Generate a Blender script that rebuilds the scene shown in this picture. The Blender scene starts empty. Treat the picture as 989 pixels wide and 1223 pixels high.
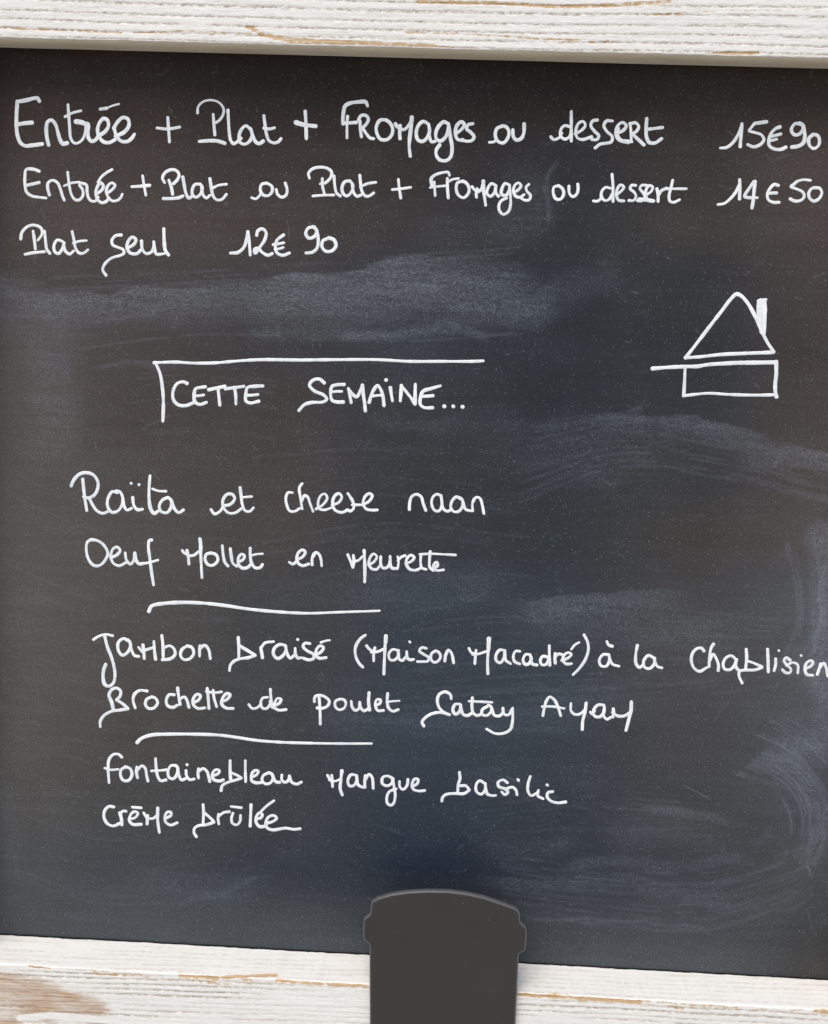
import bpy, math, random
import numpy as np
from mathutils import Matrix, Vector

random.seed(7)
S = bpy.context.scene
COL = S.collection

# ------------------------------------------------------------------ camera
W0, H0 = 989.0, 1223.0
F_PX, CAM_D, CAM_Z = 1100.0, 0.596, 0.4773
YAW, PITCH, ROLL, SHIFT = 0.0302, -0.06, -0.0318, -0.2474

def cam_axes():
    cy, sy = math.cos(YAW), math.sin(YAW)
    cp, sp = math.cos(PITCH), math.sin(PITCH)
    cr, sr = math.cos(ROLL), math.sin(ROLL)
    Y = np.array([[cy, -sy, 0], [sy, cy, 0], [0, 0, 1]])
    P = np.array([[1, 0, 0], [0, cp, -sp], [0, sp, cp]])
    R = np.array([[cr, 0, sr], [0, 1, 0], [-sr, 0, cr]])
    return Y @ P @ R
AX = cam_axes()                      # columns: right, forward, up
CPOS = np.array([0.0, -CAM_D, CAM_Z])

cam_data = bpy.data.cameras.new("camera")
cam = bpy.data.objects.new("camera", cam_data)
COL.objects.link(cam)
r_, f_, u_ = AX[:, 0], AX[:, 1], AX[:, 2]
cam.matrix_world = Matrix(((r_[0], u_[0], -f_[0], CPOS[0]),
                           (r_[1], u_[1], -f_[1], CPOS[1]),
                           (r_[2], u_[2], -f_[2], CPOS[2]),
                           (0, 0, 0, 1)))
cam_data.sensor_width = 36
cam_data.lens = F_PX / H0 * 36
cam_data.shift_y = SHIFT * 1000 / H0
cam_data.clip_start = 0.01
cam_data.clip_end = 500
S.camera = cam

# ------------------------------------------------------------------ light
world = bpy.data.worlds.new("World")
S.world = world
world.use_nodes = True
nt = world.node_tree
nt.nodes.clear()
out = nt.nodes.new("ShaderNodeOutputWorld")
bg = nt.nodes.new("ShaderNodeBackground")
sky = nt.nodes.new("ShaderNodeTexSky")
SUN_EL, SUN_AZ = math.radians(58), math.radians(200)   # azimuth clockwise from +Y: the sun stands in front of the board
sky.sky_type = 'NISHITA'
sky.sun_disc = False
sky.sun_elevation = SUN_EL
sky.sun_rotation = SUN_AZ
sky.air_density = 1.0
sky.dust_density = 2.2
bg.inputs['Strength'].default_value = 0.085
nt.links.new(sky.outputs[0], bg.inputs[0])
nt.links.new(bg.outputs[0], out.inputs[0])

sd = bpy.data.lights.new("sun", 'SUN')
sd.energy = 1.5
sd.angle = math.radians(40)
sd.color = (1.0, 0.95, 0.885)
sun = bpy.data.objects.new("sun", sd)
COL.objects.link(sun)
sdir = Vector((math.sin(SUN_AZ) * math.cos(SUN_EL), math.cos(SUN_AZ) * math.cos(SUN_EL), math.sin(SUN_EL)))
sun.rotation_euler = sdir.to_track_quat('Z', 'Y').to_euler()

S.view_settings.view_transform = 'Standard'
S.view_settings.look = 'None'
S.view_settings.exposure = 0.74
S.view_settings.gamma = 1.0

# ------------------------------------------------------------------ helpers
def unproj(px, py, Y=0.0):
    """photograph pixel -> point of the plane y = Y"""
    px = np.asarray(px, float); py = np.asarray(py, float)
    a = (px - W0 / 2) / F_PX
    b = -(py - (H0 / 2 + SHIFT * 1000)) / F_PX
    d = a[..., None] * AX[:, 0] + AX[:, 1] + b[..., None] * AX[:, 2]
    t = (Y - CPOS[1]) / d[..., 1]
    return CPOS + d * t[..., None]

def project(X):
    v = (np.asarray(X) - CPOS) @ AX
    return W0 / 2 + F_PX * v[..., 0] / v[..., 1], H0 / 2 + SHIFT * 1000 - F_PX * v[..., 2] / v[..., 1]

def lattice(seed):
    return np.random.RandomState(seed).rand(256, 256)

def vnoise(x, y, seed=0):
    g = lattice(seed)
    xi = np.floor(x).astype(int); yi = np.floor(y).astype(int)
    fx = x - xi; fy = y - yi
    fx = fx * fx * (3 - 2 * fx); fy = fy * fy * (3 - 2 * fy)
    a = g[xi % 256, yi % 256]; b = g[(xi + 1) % 256, yi % 256]
    c = g[xi % 256, (yi + 1) % 256]; d = g[(xi + 1) % 256, (yi + 1) % 256]
    return (a * (1 - fx) + b * fx) * (1 - fy) + (c * (1 - fx) + d * fx) * fy

def fbm(x, y, seed=0, octv=4):
    s = 0; a = 0.5; t = 0
    for k in range(octv):
        s = s + a * vnoise(x * 2 ** k, y * 2 ** k, seed + k); t += a; a *= 0.5
    return s / t

def sstep(a, b, x):
    t = np.clip((x - a) / (b - a), 0, 1)
    return t * t * (3 - 2 * t)

def mesh_obj(name, verts, faces, mat, parent=None, smooth=True):
    me = bpy.data.meshes.new(name)
    me.from_pydata([tuple(v) for v in verts], [], [tuple(f) for f in faces])
    me.materials.append(mat)
    if smooth:
        me.polygons.foreach_set('use_smooth', [True] * len(me.polygons))
    me.update()
    o = bpy.data.objects.new(name, me)
    COL.objects.link(o)
    o.parent = parent
    return o

def grid_obj(name, P, mat, parent=None):
    """P: (n, m, 3) grid of points"""
    n, m = P.shape[:2]
    idx = np.arange(n * m).reshape(n, m)
    q = np.stack([idx[:-1, :-1], idx[1:, :-1], idx[1:, 1:], idx[:-1, 1:]], -1).reshape(-1, 4)
    me = bpy.data.meshes.new(name)
    me.vertices.add(n * m)
    me.vertices.foreach_set('co', P.reshape(-1).astype(np.float32))
    me.loops.add(q.size)
    me.loops.foreach_set('vertex_index', q.reshape(-1).astype(np.int32))
    me.polygons.add(len(q))
    me.polygons.foreach_set('loop_start', (np.arange(len(q)) * 4).astype(np.int32))
    me.polygons.foreach_set('use_smooth', np.ones(len(q), bool))
    me.update(calc_edges=True)
    me.validate()
    me.materials.append(mat)
    o = bpy.data.objects.new(name, me)
    COL.objects.link(o)
    o.parent = parent
    return o

def set_float(o, name, arr):
    a = o.data.attributes.new(name, 'FLOAT', 'POINT')
    a.data.foreach_set('value', np.asarray(arr, np.float32).reshape(-1))

def set_col(o, name, arr):
    a = o.data.attributes.new(name, 'FLOAT_COLOR', 'POINT')
    rgba = np.ones(arr.shape[:-1] + (4,), np.float32); rgba[..., :3] = arr
    a.data.foreach_set('color', rgba.reshape(-1))

def thing(name, label, cat, loc=(0, 0, 0)):
    o = bpy.data.objects.new(name, None)
    COL.objects.link(o)
    o.location = loc; o.empty_display_size = 0.05
    o['label'] = label; o['category'] = cat
    return o

class NT:
    """tiny node-tree builder"""
    def __init__(s, name):
        s.m = bpy.data.materials.new(name); s.m.use_nodes = True
        s.t = s.m.node_tree; s.t.nodes.clear()
        s.o = s.t.nodes.new("ShaderNodeOutputMaterial")
        s.b = s.t.nodes.new("ShaderNodeBsdfPrincipled")
        s.t.links.new(s.b.outputs[0], s.o.inputs[0])
    def n(s, typ, **kw):
        nd = s.t.nodes.new(typ)
        for k, v in kw.items():
            setattr(nd, k, v)
        return nd
    def put(s, sock, v):
        if isinstance(v, bpy.types.NodeSocket):
            s.t.links.new(v, sock)
        else:
            if hasattr(sock.default_value, '__len__') and not hasattr(v, '__len__'):
                v = (v, v, v, 1)[:len(sock.default_value)]
            sock.default_value = v
    def math(s, op, a, b=0.0, c=0.0, clamp=False):
        nd = s.n("ShaderNodeMath", operation=op, use_clamp=clamp)
        for i, v in enumerate((a, b, c)):
            s.put(nd.inputs[i], v)
        return nd.outputs[0]
    def attr(s, name, vec=False):
        nd = s.n("ShaderNodeAttribute", attribute_name=name)
        return nd.outputs['Color'] if vec else nd.outputs['Fac']
    def coord(s, scale=(1, 1, 1)):
        tc = s.n("ShaderNodeTexCoord"); mp = s.n("ShaderNodeMapping")
        s.t.links.new(tc.outputs['Object'], mp.inputs[0]); mp.inputs['Scale'].default_value = scale
        return mp.outputs[0]
    def noise(s, vec, scale, detail=3, rough=0.5, dist=0.0):
        nd = s.n("ShaderNodeTexNoise")
        s.put(nd.inputs['Vector'], vec); nd.inputs['Scale'].default_value = scale
        nd.inputs['Detail'].default_value = detail; nd.inputs['Roughness'].default_value = rough
        nd.inputs['Distortion'].default_value = dist
        return nd.outputs['Fac']
    def voronoi(s, vec, scale):
        nd = s.n("ShaderNodeTexVoronoi"); s.put(nd.inputs['Vector'], vec)
        nd.inputs['Scale'].default_value = scale
        return nd.outputs['Distance'], nd.outputs['Color']
    def mapr(s, v, a, b, c=0.0, d=1.0, smooth=False):
        nd = s.n("ShaderNodeMapRange", clamp=True)
        if smooth: nd.interpolation_type = 'SMOOTHSTEP'
        s.put(nd.inputs[0], v)
        for i, x in enumerate((a, b, c, d)):
            s.put(nd.inputs[1 + i], x)
        return nd.outputs[0]
    def mix(s, f, a, b, mode='MIX'):
        nd = s.n("ShaderNodeMix", data_type='RGBA', blend_type=mode)
        s.put(nd.inputs[0], f); s.put(nd.inputs[6], a); s.put(nd.inputs[7], b)
        return nd.outputs[2]
    def bump(s, h, dist, strength=1.0, normal=None):
        nd = s.n("ShaderNodeBump"); s.put(nd.inputs['Height'], h)
        nd.inputs['Distance'].default_value = dist; nd.inputs['Strength'].default_value = strength
        if normal is not None: s.put(nd.inputs['Normal'], normal)
        return nd.outputs[0]
    def done(s, color, rough, normal=None, spec=0.5):
        s.put(s.b.inputs['Base Color'], color); s.put(s.b.inputs['Roughness'], rough)
        s.put(s.b.inputs['Specular IOR Level'], spec)
        if normal is not None: s.put(s.b.inputs['Normal'], normal)
        return s.m

def rgb(r, g, b):
    f = lambda c: ((c / 255 + 0.055) / 1.055) ** 2.4 if c > 10 else c / 255 / 12.92
    return (f(r), f(g), f(b), 1)

def catmull(pts, step):
    P = np.array(pts, float)
    if len(P) < 2: return P
    keep = [0] + [i for i in range(1, len(P)) if np.hypot(*(P[i] - P[i - 1])) > 1e-6]
    P = P[keep]
    if len(P) < 2: return P
    E0 = 2 * P[0] - P[1]; E1 = 2 * P[-1] - P[-2]
    Q = np.vstack([E0, P, E1])
    out_ = []
    for i in range(1, len(Q) - 2):
        p0, p1, p2, p3 = Q[i - 1], Q[i], Q[i + 1], Q[i + 2]
        t0 = 0; t1 = t0 + np.linalg.norm(p1 - p0) ** .5; t2 = t1 + np.linalg.norm(p2 - p1) ** .5; t3 = t2 + np.linalg.norm(p3 - p2) ** .5
        n = max(2, int(np.linalg.norm(p2 - p1) / step))
        for t in np.linspace(t1, t2, n, endpoint=False):
            A1 = (t1 - t) / (t1 - t0) * p0 + (t - t0) / (t1 - t0) * p1
            A2 = (t2 - t) / (t2 - t1) * p1 + (t - t1) / (t2 - t1) * p2
            A3 = (t3 - t) / (t3 - t2) * p2 + (t - t2) / (t3 - t2) * p3
            B1 = (t2 - t) / (t2 - t0) * A1 + (t - t0) / (t2 - t0) * A2
            B2 = (t3 - t) / (t3 - t1) * A2 + (t - t1) / (t3 - t1) * A3
            out_.append((t2 - t) / (t2 - t1) * B1 + (t - t1) / (t2 - t1) * B2)
    out_.append(P[-1])
    return np.array(out_)

# ------------------------------------------------------------------ materials
def mat_board():
    k = NT("chalkboard_paint")
    co = k.coord()
    dust_shade = k.attr('dust_shade', True); chalk = k.attr('chalk')
    tooth = k.noise(k.coord((0.85, 1, 1.1)), 1050, 4, 0.75, 0.5)                   # the tooth of the painted surface
    tooth2 = k.noise(k.coord((0.6, 1, 1.4)), 430, 4, 0.7, 0.8)
    streak = k.noise(k.coord((0.13, 1, 1.6)), 120, 4, 0.6, 0.6)
    cloud = k.noise(co, 14, 5, 0.6, 0.4)
    # old dust tones, with reflection and shade painted in
    v = k.math('MULTIPLY_ADD', tooth, 2.1, -0.05)
    v = k.math('MULTIPLY', v, k.math('MULTIPLY_ADD', streak, 0.34, 0.83))
    v = k.math('MULTIPLY', v, k.math('MULTIPLY_ADD', cloud, 0.36, 0.82))
    comb = k.n("ShaderNodeCombineColor")
    for i in range(3): k.put(comb.inputs[i], v)
    base = k.mix(1.0, dust_shade, comb.outputs[0], 'MULTIPLY')
    # chalk caught on the tooth
    g = k.math('MULTIPLY', k.mapr(tooth, 0.45, 0.62), k.mapr(tooth2, 0.38, 0.56))
    g = k.math('ADD', k.math('MULTIPLY', g, 1.15), k.math('MULTIPLY', k.mapr(streak, 0.35, 0.75), 0.30))
    g = k.math('MULTIPLY', g, chalk, clamp=True)
    g = k.math('MULTIPLY', g, 0.72)
    col = k.mix(g, base, (0.275, 0.315, 0.375, 1))
    rub = k.attr('rub')
    rg = k.math('MULTIPLY', rub, k.math('MULTIPLY_ADD', tooth2, 1.3, 0.2), clamp=True)
    col = k.mix(k.math('MULTIPLY', rg, 0.5), col, (0.27, 0.30, 0.36, 1))
    # loose specks of chalk, two sizes, ragged
    wv = k.n("ShaderNodeVectorMath", operation='ADD')
    nz_ = k.n("ShaderNodeTexNoise"); k.put(nz_.inputs['Vector'], co); nz_.inputs['Scale'].default_value = 900
    sc_ = k.n("ShaderNodeVectorMath", operation='SCALE'); k.put(sc_.inputs[0], nz_.outputs['Color']); sc_.inputs['Scale'].default_value = 0.0014
    k.put(wv.inputs[0], co); k.put(wv.inputs[1], sc_.outputs[0])
    area = k.noise(co, 24, 3, 0.6)
    for scale, cut, r_hi, amp in ((360, 0.935, 0.30, 0.6), (800, 0.86, 0.40, 0.45), (160, 0.986, 0.16, 0.8)):
        d1, c1 = k.voronoi(wv.outputs[0], scale)
        sep = k.n("ShaderNodeSeparateColor"); k.put(sep.inputs[0], c1)
        t = k.math('ADD', sep.outputs[0], k.math('MULTIPLY', k.math('SUBTRACT', area, 0.5), 0.12))
        t = k.math('ADD', t, k.math('MULTIPLY', chalk, 0.08))
        keep = k.math('GREATER_THAN', t, cut)
        sp = k.math('MULTIPLY', k.mapr(d1, r_hi, r_hi * 0.4), keep)
        sp = k.math('MULTIPLY', sp, k.math('MULTIPLY', k.math('POWER', sep.outputs[1], 2.0), amp))
        col = k.mix(sp, col, (0.42, 0.43, 0.45, 1))
    h = k.math('ADD', k.math('MULTIPLY', tooth, 0.6), k.math('MULTIPLY', tooth2, 0.5))
    nrm = k.bump(h, 0.00012, 0.5)
    return k.done(col, k.mapr(chalk, 0, 1, 0.6, 0.8), nrm, 0.22)

def mat_wood(name, paint=(0.845, 0.83, 0.785, 1)):
    k = NT(name)
    co = k.coord()
    groove = k.attr('groove'); worn = k.attr('worn'); stain = k.attr('stain')
    fib = k.noise(k.coord((0.10, 1, 1.5)), 900, 3, 0.6)
    hair = k.noise(k.coord((0.05, 1, 1)), 1000, 4, 0.7, 0.3)
    grit = k.noise(co, 1100, 3, 0.65)
    blot = k.noise(k.coord((0.35, 1, 1)), 60, 4, 0.6)
    chip = k.noise(k.coord((0.6, 1, 1.1)), 420, 4, 0.7)
    # bare wood where the paint is worn
    wood = k.mix(k.mapr(fib, 0.3, 0.7), (0.48, 0.31, 0.165, 1), (0.70, 0.51, 0.30, 1))
    wood = k.mix(k.math('MULTIPLY', groove, 0.65), wood, (0.20, 0.115, 0.06, 1))
    pc = k.mix(k.mapr(blot, 0.3, 0.7), paint, tuple(0.94 * c for c in paint[:3]) + (1,))
    pc = k.mix(k.math('MULTIPLY', k.mapr(grit, 0.45, 0.75), 0.22), pc, (0.52, 0.50, 0.46, 1))
    # thin paint in the grooves lets grey-brown grain show
    gm = k.math('MULTIPLY', k.math('POWER', groove, 0.8), k.mapr(chip, 0.36, 0.56))
    pc = k.mix(k.math('MULTIPLY', gm, 1.0, clamp=True), pc, (0.33, 0.25, 0.17, 1))
    pc = k.mix(k.math('MULTIPLY', k.mapr(hair, 0.58, 0.72), 0.35), pc, (0.50, 0.45, 0.38, 1))
    wm = k.mapr(k.math('ADD', worn, k.math('MULTIPLY', k.math('SUBTRACT', chip, 0.5), 0.9)), 0.38, 0.62, 0, 1, True)
    col = k.mix(wm, pc, wood)
    swood = k.mix(k.mapr(fib, 0.35, 0.65), (0.36, 0.20, 0.10, 1), (0.60, 0.42, 0.25, 1))
    swood = k.mix(k.math('MULTIPLY', groove, 0.75), swood, (0.20, 0.09, 0.045, 1))
    col = k.mix(k.math('MULTIPLY', stain, 0.85), col, swood)
    h = k.math('ADD', k.math('MULTIPLY', grit, 0.5), k.math('MULTIPLY', fib, 0.5))
    h = k.math('SUBTRACT', h, k.math('MULTIPLY', wm, 0.2))
    nrm = k.bump(h, 0.00045, 0.9)
    return k.done(col, k.mapr(wm, 0, 1, 0.62, 0.75), nrm, 0.3)

def mat_raw(name):
    k = NT(name)
    fib = k.noise(k.coord((0.06, 1, 1)), 700, 3, 0.6)
    blot = k.noise(k.coord((0.3, 1, 1)), 40, 4, 0.6)
    c = k.mix(k.mapr(fib, 0.3, 0.7), (0.68, 0.60, 0.46, 1), (0.80, 0.73, 0.59, 1))
    c = k.mix(k.math('MULTIPLY', k.mapr(blot, 0.45, 0.75), 0.4), c, (0.42, 0.32, 0.21, 1))
    return k.done(c, 0.7, k.bump(fib, 0.0002, 0.5), 0.3)

def mat_ink():
    k = NT("white_chalk_marker")
    co = k.coord()
    a = k.noise(co, 420, 3, 0.6); b = k.noise(co, 1500, 2, 0.5)
    ink = k.attr('ink')
    c = k.mix(k.mapr(a, 0.35, 0.7), (0.95, 0.95, 0.935, 1), (0.87, 0.895, 0.90, 1))
    skip = k.noise(k.coord((0.7, 1, 1)), 700, 3, 0.7)
    ink = k.math('ADD', ink, k.math('MULTIPLY', k.math('SUBTRACT', skip, 0.55), 0.7), clamp=True)
    c = k.mix(ink, (0.42, 0.49, 0.54, 1), c)
    return k.done(c, 0.75, k.bump(b, 0.00008, 0.5), 0.25)

def mat_plastic():
    k = NT("black_matte_plastic")
    co = k.coord()
    a = k.noise(co, 30, 4, 0.6); b = k.noise(co, 1600, 2, 0.5)
    c = k.mix(a, (0.028, 0.0265, 0.0245, 1), (0.041, 0.0388, 0.0355, 1))
    d, cc = k.voronoi(co, 300)
    sep = k.n("ShaderNodeSeparateColor"); k.put(sep.inputs[0], cc)
    sp = k.math('MULTIPLY', k.mapr(d, 0.16, 0.04), k.math('GREATER_THAN', sep.outputs[0], 0.975))
    c = k.mix(k.math('MULTIPLY', sp, 0.35), c, (0.4, 0.37, 0.33, 1))
    return k.done(c, 0.5, k.bump(b, 0.00005, 0.4), 0.35)

def mat_edge():  # grazing reflection on the plate edge, painted as a lighter base colour
    k = NT("plastic_edge_sheen")
    b = k.noise(k.coord(), 300, 3, 0.6)
    return k.done(k.mix(b, (0.07, 0.07, 0.073, 1), (0.11, 0.11, 0.115, 1)), 0.45, None, 0.5)
M_EDGE = mat_edge()
M_BOARD, M_WOOD, M_RAW, M_INK, M_PLASTIC = mat_board(), mat_wood("worn_white_painted_wood"), mat_raw("bare_wood_edge"), mat_ink(), mat_plastic()

# ------------------------------------------------------------------ the chalkboard
XL, XR, ZT, DEP = -0.30, 0.276, 0.60, 0.026
board = thing('menu_board', 'black chalkboard menu in a worn white painted wooden frame, handwritten in white', 'chalkboard', (0, 0, 0))

# slow colour map: wiped dust plus painted reflection and shade; then chalk smears
FX = [0, 165, 330, 495, 660, 825, 989]
FY = [60, 130, 200, 270, 340, 410, 480, 560, 640, 720, 800, 880, 960, 1040, 1110, 1165]
DUST_SHADE = [
 [(48,38,34),(46,37,33),(42,34,31),(38,32,30),(37,32,30),(44,38,34),(50,43,37)],
 [(62,52,47),(58,49,44),(46,39,36),(40,35,33),(41,37,36),(54,47,43),(64,56,49)],
 [(76,68,63),(72,64,60),(62,55,51),(52,48,47),(48,47,50),(60,57,55),(84,75,71)],
 [(84,76,72),(82,74,70),(74,66,63),(58,56,57),(49,50,54),(64,62,60),(80,72,69)],
 [(82,77,75),(76,72,71),(68,66,67),(60,60,64),(46,48,54),(54,54,57),(74,68,66)],
 [(96,92,90),(78,74,73),(66,64,66),(58,60,65),(46,49,54),(51,52,56),(71,65,63)],
 [(98,93,90),(79,74,71),(70,67,66),(58,59,63),(46,48,53),(54,55,59),(77,71,67)],
 [(99,95,91),(85,80,77),(75,71,70),(58,59,62),(51,54,58),(62,62,64),(86,82,80)],
 [(102,98,94),(89,85,81),(77,74,73),(58,60,64),(54,57,61),(70,68,67),(89,85,84)],
 [(100,97,93),(88,85,81),(72,72,73),(60,64,71),(60,63,69),(75,74,75),(94,94,97)],
 [(98,95,91),(86,83,80),(72,73,74),(64,68,76),(64,68,75),(79,78,79),(92,91,94)],
 [(98,95,91),(82,80,77),(66,68,70),(60,65,74),(60,64,72),(76,75,76),(88,89,93)],
 [(92,91,89),(78,78,77),(64,66,69),(56,61,71),(57,61,69),(74,74,76),(80,81,85)],
 [(86,86,88),(73,75,78),(58,61,67),(48,53,65),(51,54,64),(66,67,71),(79,80,82)],
 [(86,87,89),(90,92,95),(84,87,90),(78,80,84),(76,78,82),(84,86,89),(76,76,77)],
 [(92,93,94),(98,100,102),(94,96,99),(88,91,95),(90,92,95),(94,96,98),(72,71,70)],
]
def dust_shade_map(px, py):
    F = np.array(DUST_SHADE, float)
    grey = F.mean(-1, keepdims=True)
    F = np.where(F[..., 2:3] > F[..., 0:1], grey + (F - grey) * 1.05, grey + (F - grey) * 0.9)
    F = F * np.array([0.835, 0.85, 0.865]) + np.array([0, 0, 0.5])
    cool = np.clip((F[..., 2:3] - F[..., 0:1]) / 8, 0, 1)
    F = F + cool * np.array([-1.8, 0.4, 0.2]) + (1 - cool) * np.array([2.0, -0.6, -2.6])
    F[0:2] *= np.array([1.02, 0.99, 0.95])
    F[-2:] *= 0.90
    F = F / 255
    F = np.where(F > 0.04, ((F + 0.055) / 1.055) ** 2.4, F / 12.92)
    fx = np.interp(px, FX, np.arange(len(FX))); fy = np.interp(py, FY, np.arange(len(FY)))
    xi = np.clip(fx.astype(int), 0, len(FX) - 2); yi = np.clip(fy.astype(int), 0, len(FY) - 2)
    tx = fx - xi; ty = fy - yi
    tx = (tx * tx * (3 - 2 * tx))[..., None]; ty = (ty * ty * (3 - 2 * ty))[..., None]
    c = (F[yi, xi] * (1 - tx) + F[yi, xi + 1] * tx) * (1 - ty) + (F[yi + 1, xi] * (1 - tx) + F[yi + 1, xi + 1] * tx) * ty
    return c

def end_fade(px, py, pts, w):
    f = 1.0
    for (ex, ey), (bx, by) in ((pts[0], pts[1]), (pts[-1], pts[-2])):
        if 8 < ex < 980:
            dx, dy = bx - ex, by - ey
            L_ = math.hypot(dx, dy)
            t = ((px - ex) * dx + (py - ey) * dy) / L_
            f = f * sstep(-w * .5, w * 1.0 + 14, t)
    return f

def seg_dist(px, py, pts):
    best = np.full(px.shape, 1e9)
    side = np.zeros(px.shape)
    for (x0, y0), (x1, y1) in zip(pts[:-1], pts[1:]):
        dx, dy = x1 - x0, y1 - y0
        t = np.clip(((px - x0) * dx + (py - y0) * dy) / (dx * dx + dy * dy + 1e-9), 0, 1)
        ex = px - (x0 + t * dx); ey = py - (y0 + t * dy)
        d = np.hypot(ex, ey)
        m = d < best
        best = np.where(m, d, best)
        side = np.where(m, np.sign(dx * ey - dy * ex), side)
    return best, side

# wiping strokes: points on the photograph (mapped onto the board), half width, strength, kind
# kind 'soft' fades both ways, 'edge+' / 'edge-' has a crisp rim on one side
SMEARS = [
 ([(0,343),(60,352),(130,352),(230,340),(330,333),(420,322),(520,306),(585,301)], 62, .50, 'edge+'),
 ([(300,372),(420,362),(520,350),(600,345),(650,352)], 34, .42, 'soft'),
 ([(500,385),(560,372),(640,370),(700,340),(745,320)], 30, .34, 'soft'),
 ([(0,340),(30,345),(60,365),(80,400)], 26, .30, 'soft'),
 ([(30,380),(60,430),(70,500),(40,560)], 46, .22, 'soft'),
 ([(400,398),(470,396),(545,392),(590,404)], 10, .42, 'soft'),
 ([(290,402),(400,394),(470,398)], 14, .22, 'soft'),
 ([(100,438),(150,430),(200,440)], 6, .22, 'soft'),
 ([(668,188),(656,205),(650,225),(652,250),(650,268),(644,278)], 4, .34, 'soft'),
 ([(655,205),(648,235),(648,262),(640,285)], 22, .16, 'soft'),
 ([(612,190),(625,225),(620,262),(585,280)], 34, .17, 'soft'),
 ([(490,275),(560,285),(640,270)], 30, .10, 'soft'),
 ([(768,470),(762,484),(745,492)], 7, .26, 'soft'),
 ([(700,498),(760,492),(830,500),(890,518),(935,528)], 40, .38, 'edge+'),
 ([(935,528),(960,534),(989,541),(1010,546)], 22, .50, 'edge+'),
 ([(872,548),(905,552),(935,546),(985,556)], 18, .30, 'soft'),
 ([(936,530),(928,548),(922,566)], 4, .42, 'soft'),
 ([(560,520),(640,530),(720,545),(800,560)], 60, .13, 'soft'),
 ([(430,500),(500,508),(560,502)], 14, .16, 'soft'),
 ([(400,705),(480,712),(560,700),(620,690)], 40, .20, 'soft'),
 ([(608,722),(640,716),(680,712),(760,706),(830,712)], 34, .34, 'edge+'),
 ([(600,735),(700,738),(800,750),(900,760)], 40, .22, 'soft'),
 ([(620,835),(700,840),(780,830)], 50, .12, 'soft'),
 ([(360,850),(470,860),(600,862),(700,856)], 40, .14, 'soft'),
 ([(985,640),(984,700),(990,760),(985,820)], 30, .46, 'soft'),
 ([(989,666),(978,700),(984,740),(972,775),(960,790)], 7, .44, 'soft'),
 ([(940,790),(965,800),(985,830),(989,860)], 28, .38, 'soft'),
 ([(900,800),(945,788),(975,760)], 9, .22, 'soft'),
 ([(989,880),(970,885),(945,893),(915,905)], 26, .44, 'soft'),
 ([(905,985),(912,1000),(900,1010),(890,995)], 7, .24, 'soft'),
 ([(955,1022),(968,1036),(978,1050)], 2.6, .55, 'soft'),
 ([(940,1045),(960,1035),(982,1022)], 3, .35, 'soft'),
 ([(760,968),(800,970),(850,975),(890,985)], 10, .30, 'soft'),
 ([(720,1000),(800,990),(880,1005)], 30, .14, 'soft'),
 ([(660,1036),(710,1030),(770,1036),(840,1032),(900,1022)], 12, .24, 'soft'),
 ([(560,1050),(640,1052),(760,1058),(840,1072),(900,1080),(960,1060)], 16, .18, 'soft'),
 ([(920,1092),(950,1080),(970,1070)], 4, .26, 'soft'),
 ([(620,1095),(700,1098),(780,1106),(860,1108)], 4, .26, 'soft'),
 ([(190,1085),(250,1070),(310,1045)], 5, .18, 'soft'),
 ([(150,1050),(250,1062),(330,1050)], 26, .10, 'soft'),
 ([(560,1008),(620,1012),(700,1005)], 22, .12, 'soft'),
 ([(0,940),(20,990),(20,1060)], 22, .14, 'soft'),
 ([(540,930),(640,925),(740,930)], 30, .10, 'soft'),
 ([(970,1108),(989,1100)], 14, .28, 'soft'),
]
SMEARS.append(([(915,915),(950,928),(975,955),(982,985),(975,1015),(955,1038)], 26, .26, 'soft'))
WIPED = [  # places wiped cleaner (half width, strength)
 ([(700,330),(690,370),(720,420),(700,460),(640,470)], 36, .75),
 ([(120,405),(160,400),(240,420)], 26, .5),
 ([(989,925),(984,945),(989,955)], 11, 1.0),
 ([(986,925),(991,950)], 8, 1.0),
 ([(880,580),(940,590)], 22, .5),
 ([(865,960),(880,985),(868,1000)], 16, .6),
]
nx, nz = 660, 690
gx = np.linspace(XL - 0.012, XR + 0.012, nx); gz = np.linspace(-0.012, ZT + 0.012, nz)
GX, GZ = np.meshgrid(gx, gz, indexing='ij')
P = np.stack([GX, np.zeros_like(GX), GZ], -1)
PX, PY = project(P)
dust_shade = dust_shade_map(np.clip(PX, 0, 989), np.clip(PY, 60, 1165))
dust_shade = dust_shade * np.where((GZ < 0.0003) | (GZ > ZT + 0.0002), 0.3, 1.0)[..., None]     # joint shadow under the rails, painted into the colour
wx = PX + 26 * (fbm(GX * 30, GZ * 30, 3) - .5); wy = PY + 20 * (fbm(GX * 30, GZ * 30, 13) - .5)
chalk = np.zeros_like(GX)
rub = np.zeros_like(GX)
streakH = fbm(GX * 16 + 3 * fbm(GX * 9, GZ * 9, 5), GZ * 210, 21, 4)
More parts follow.
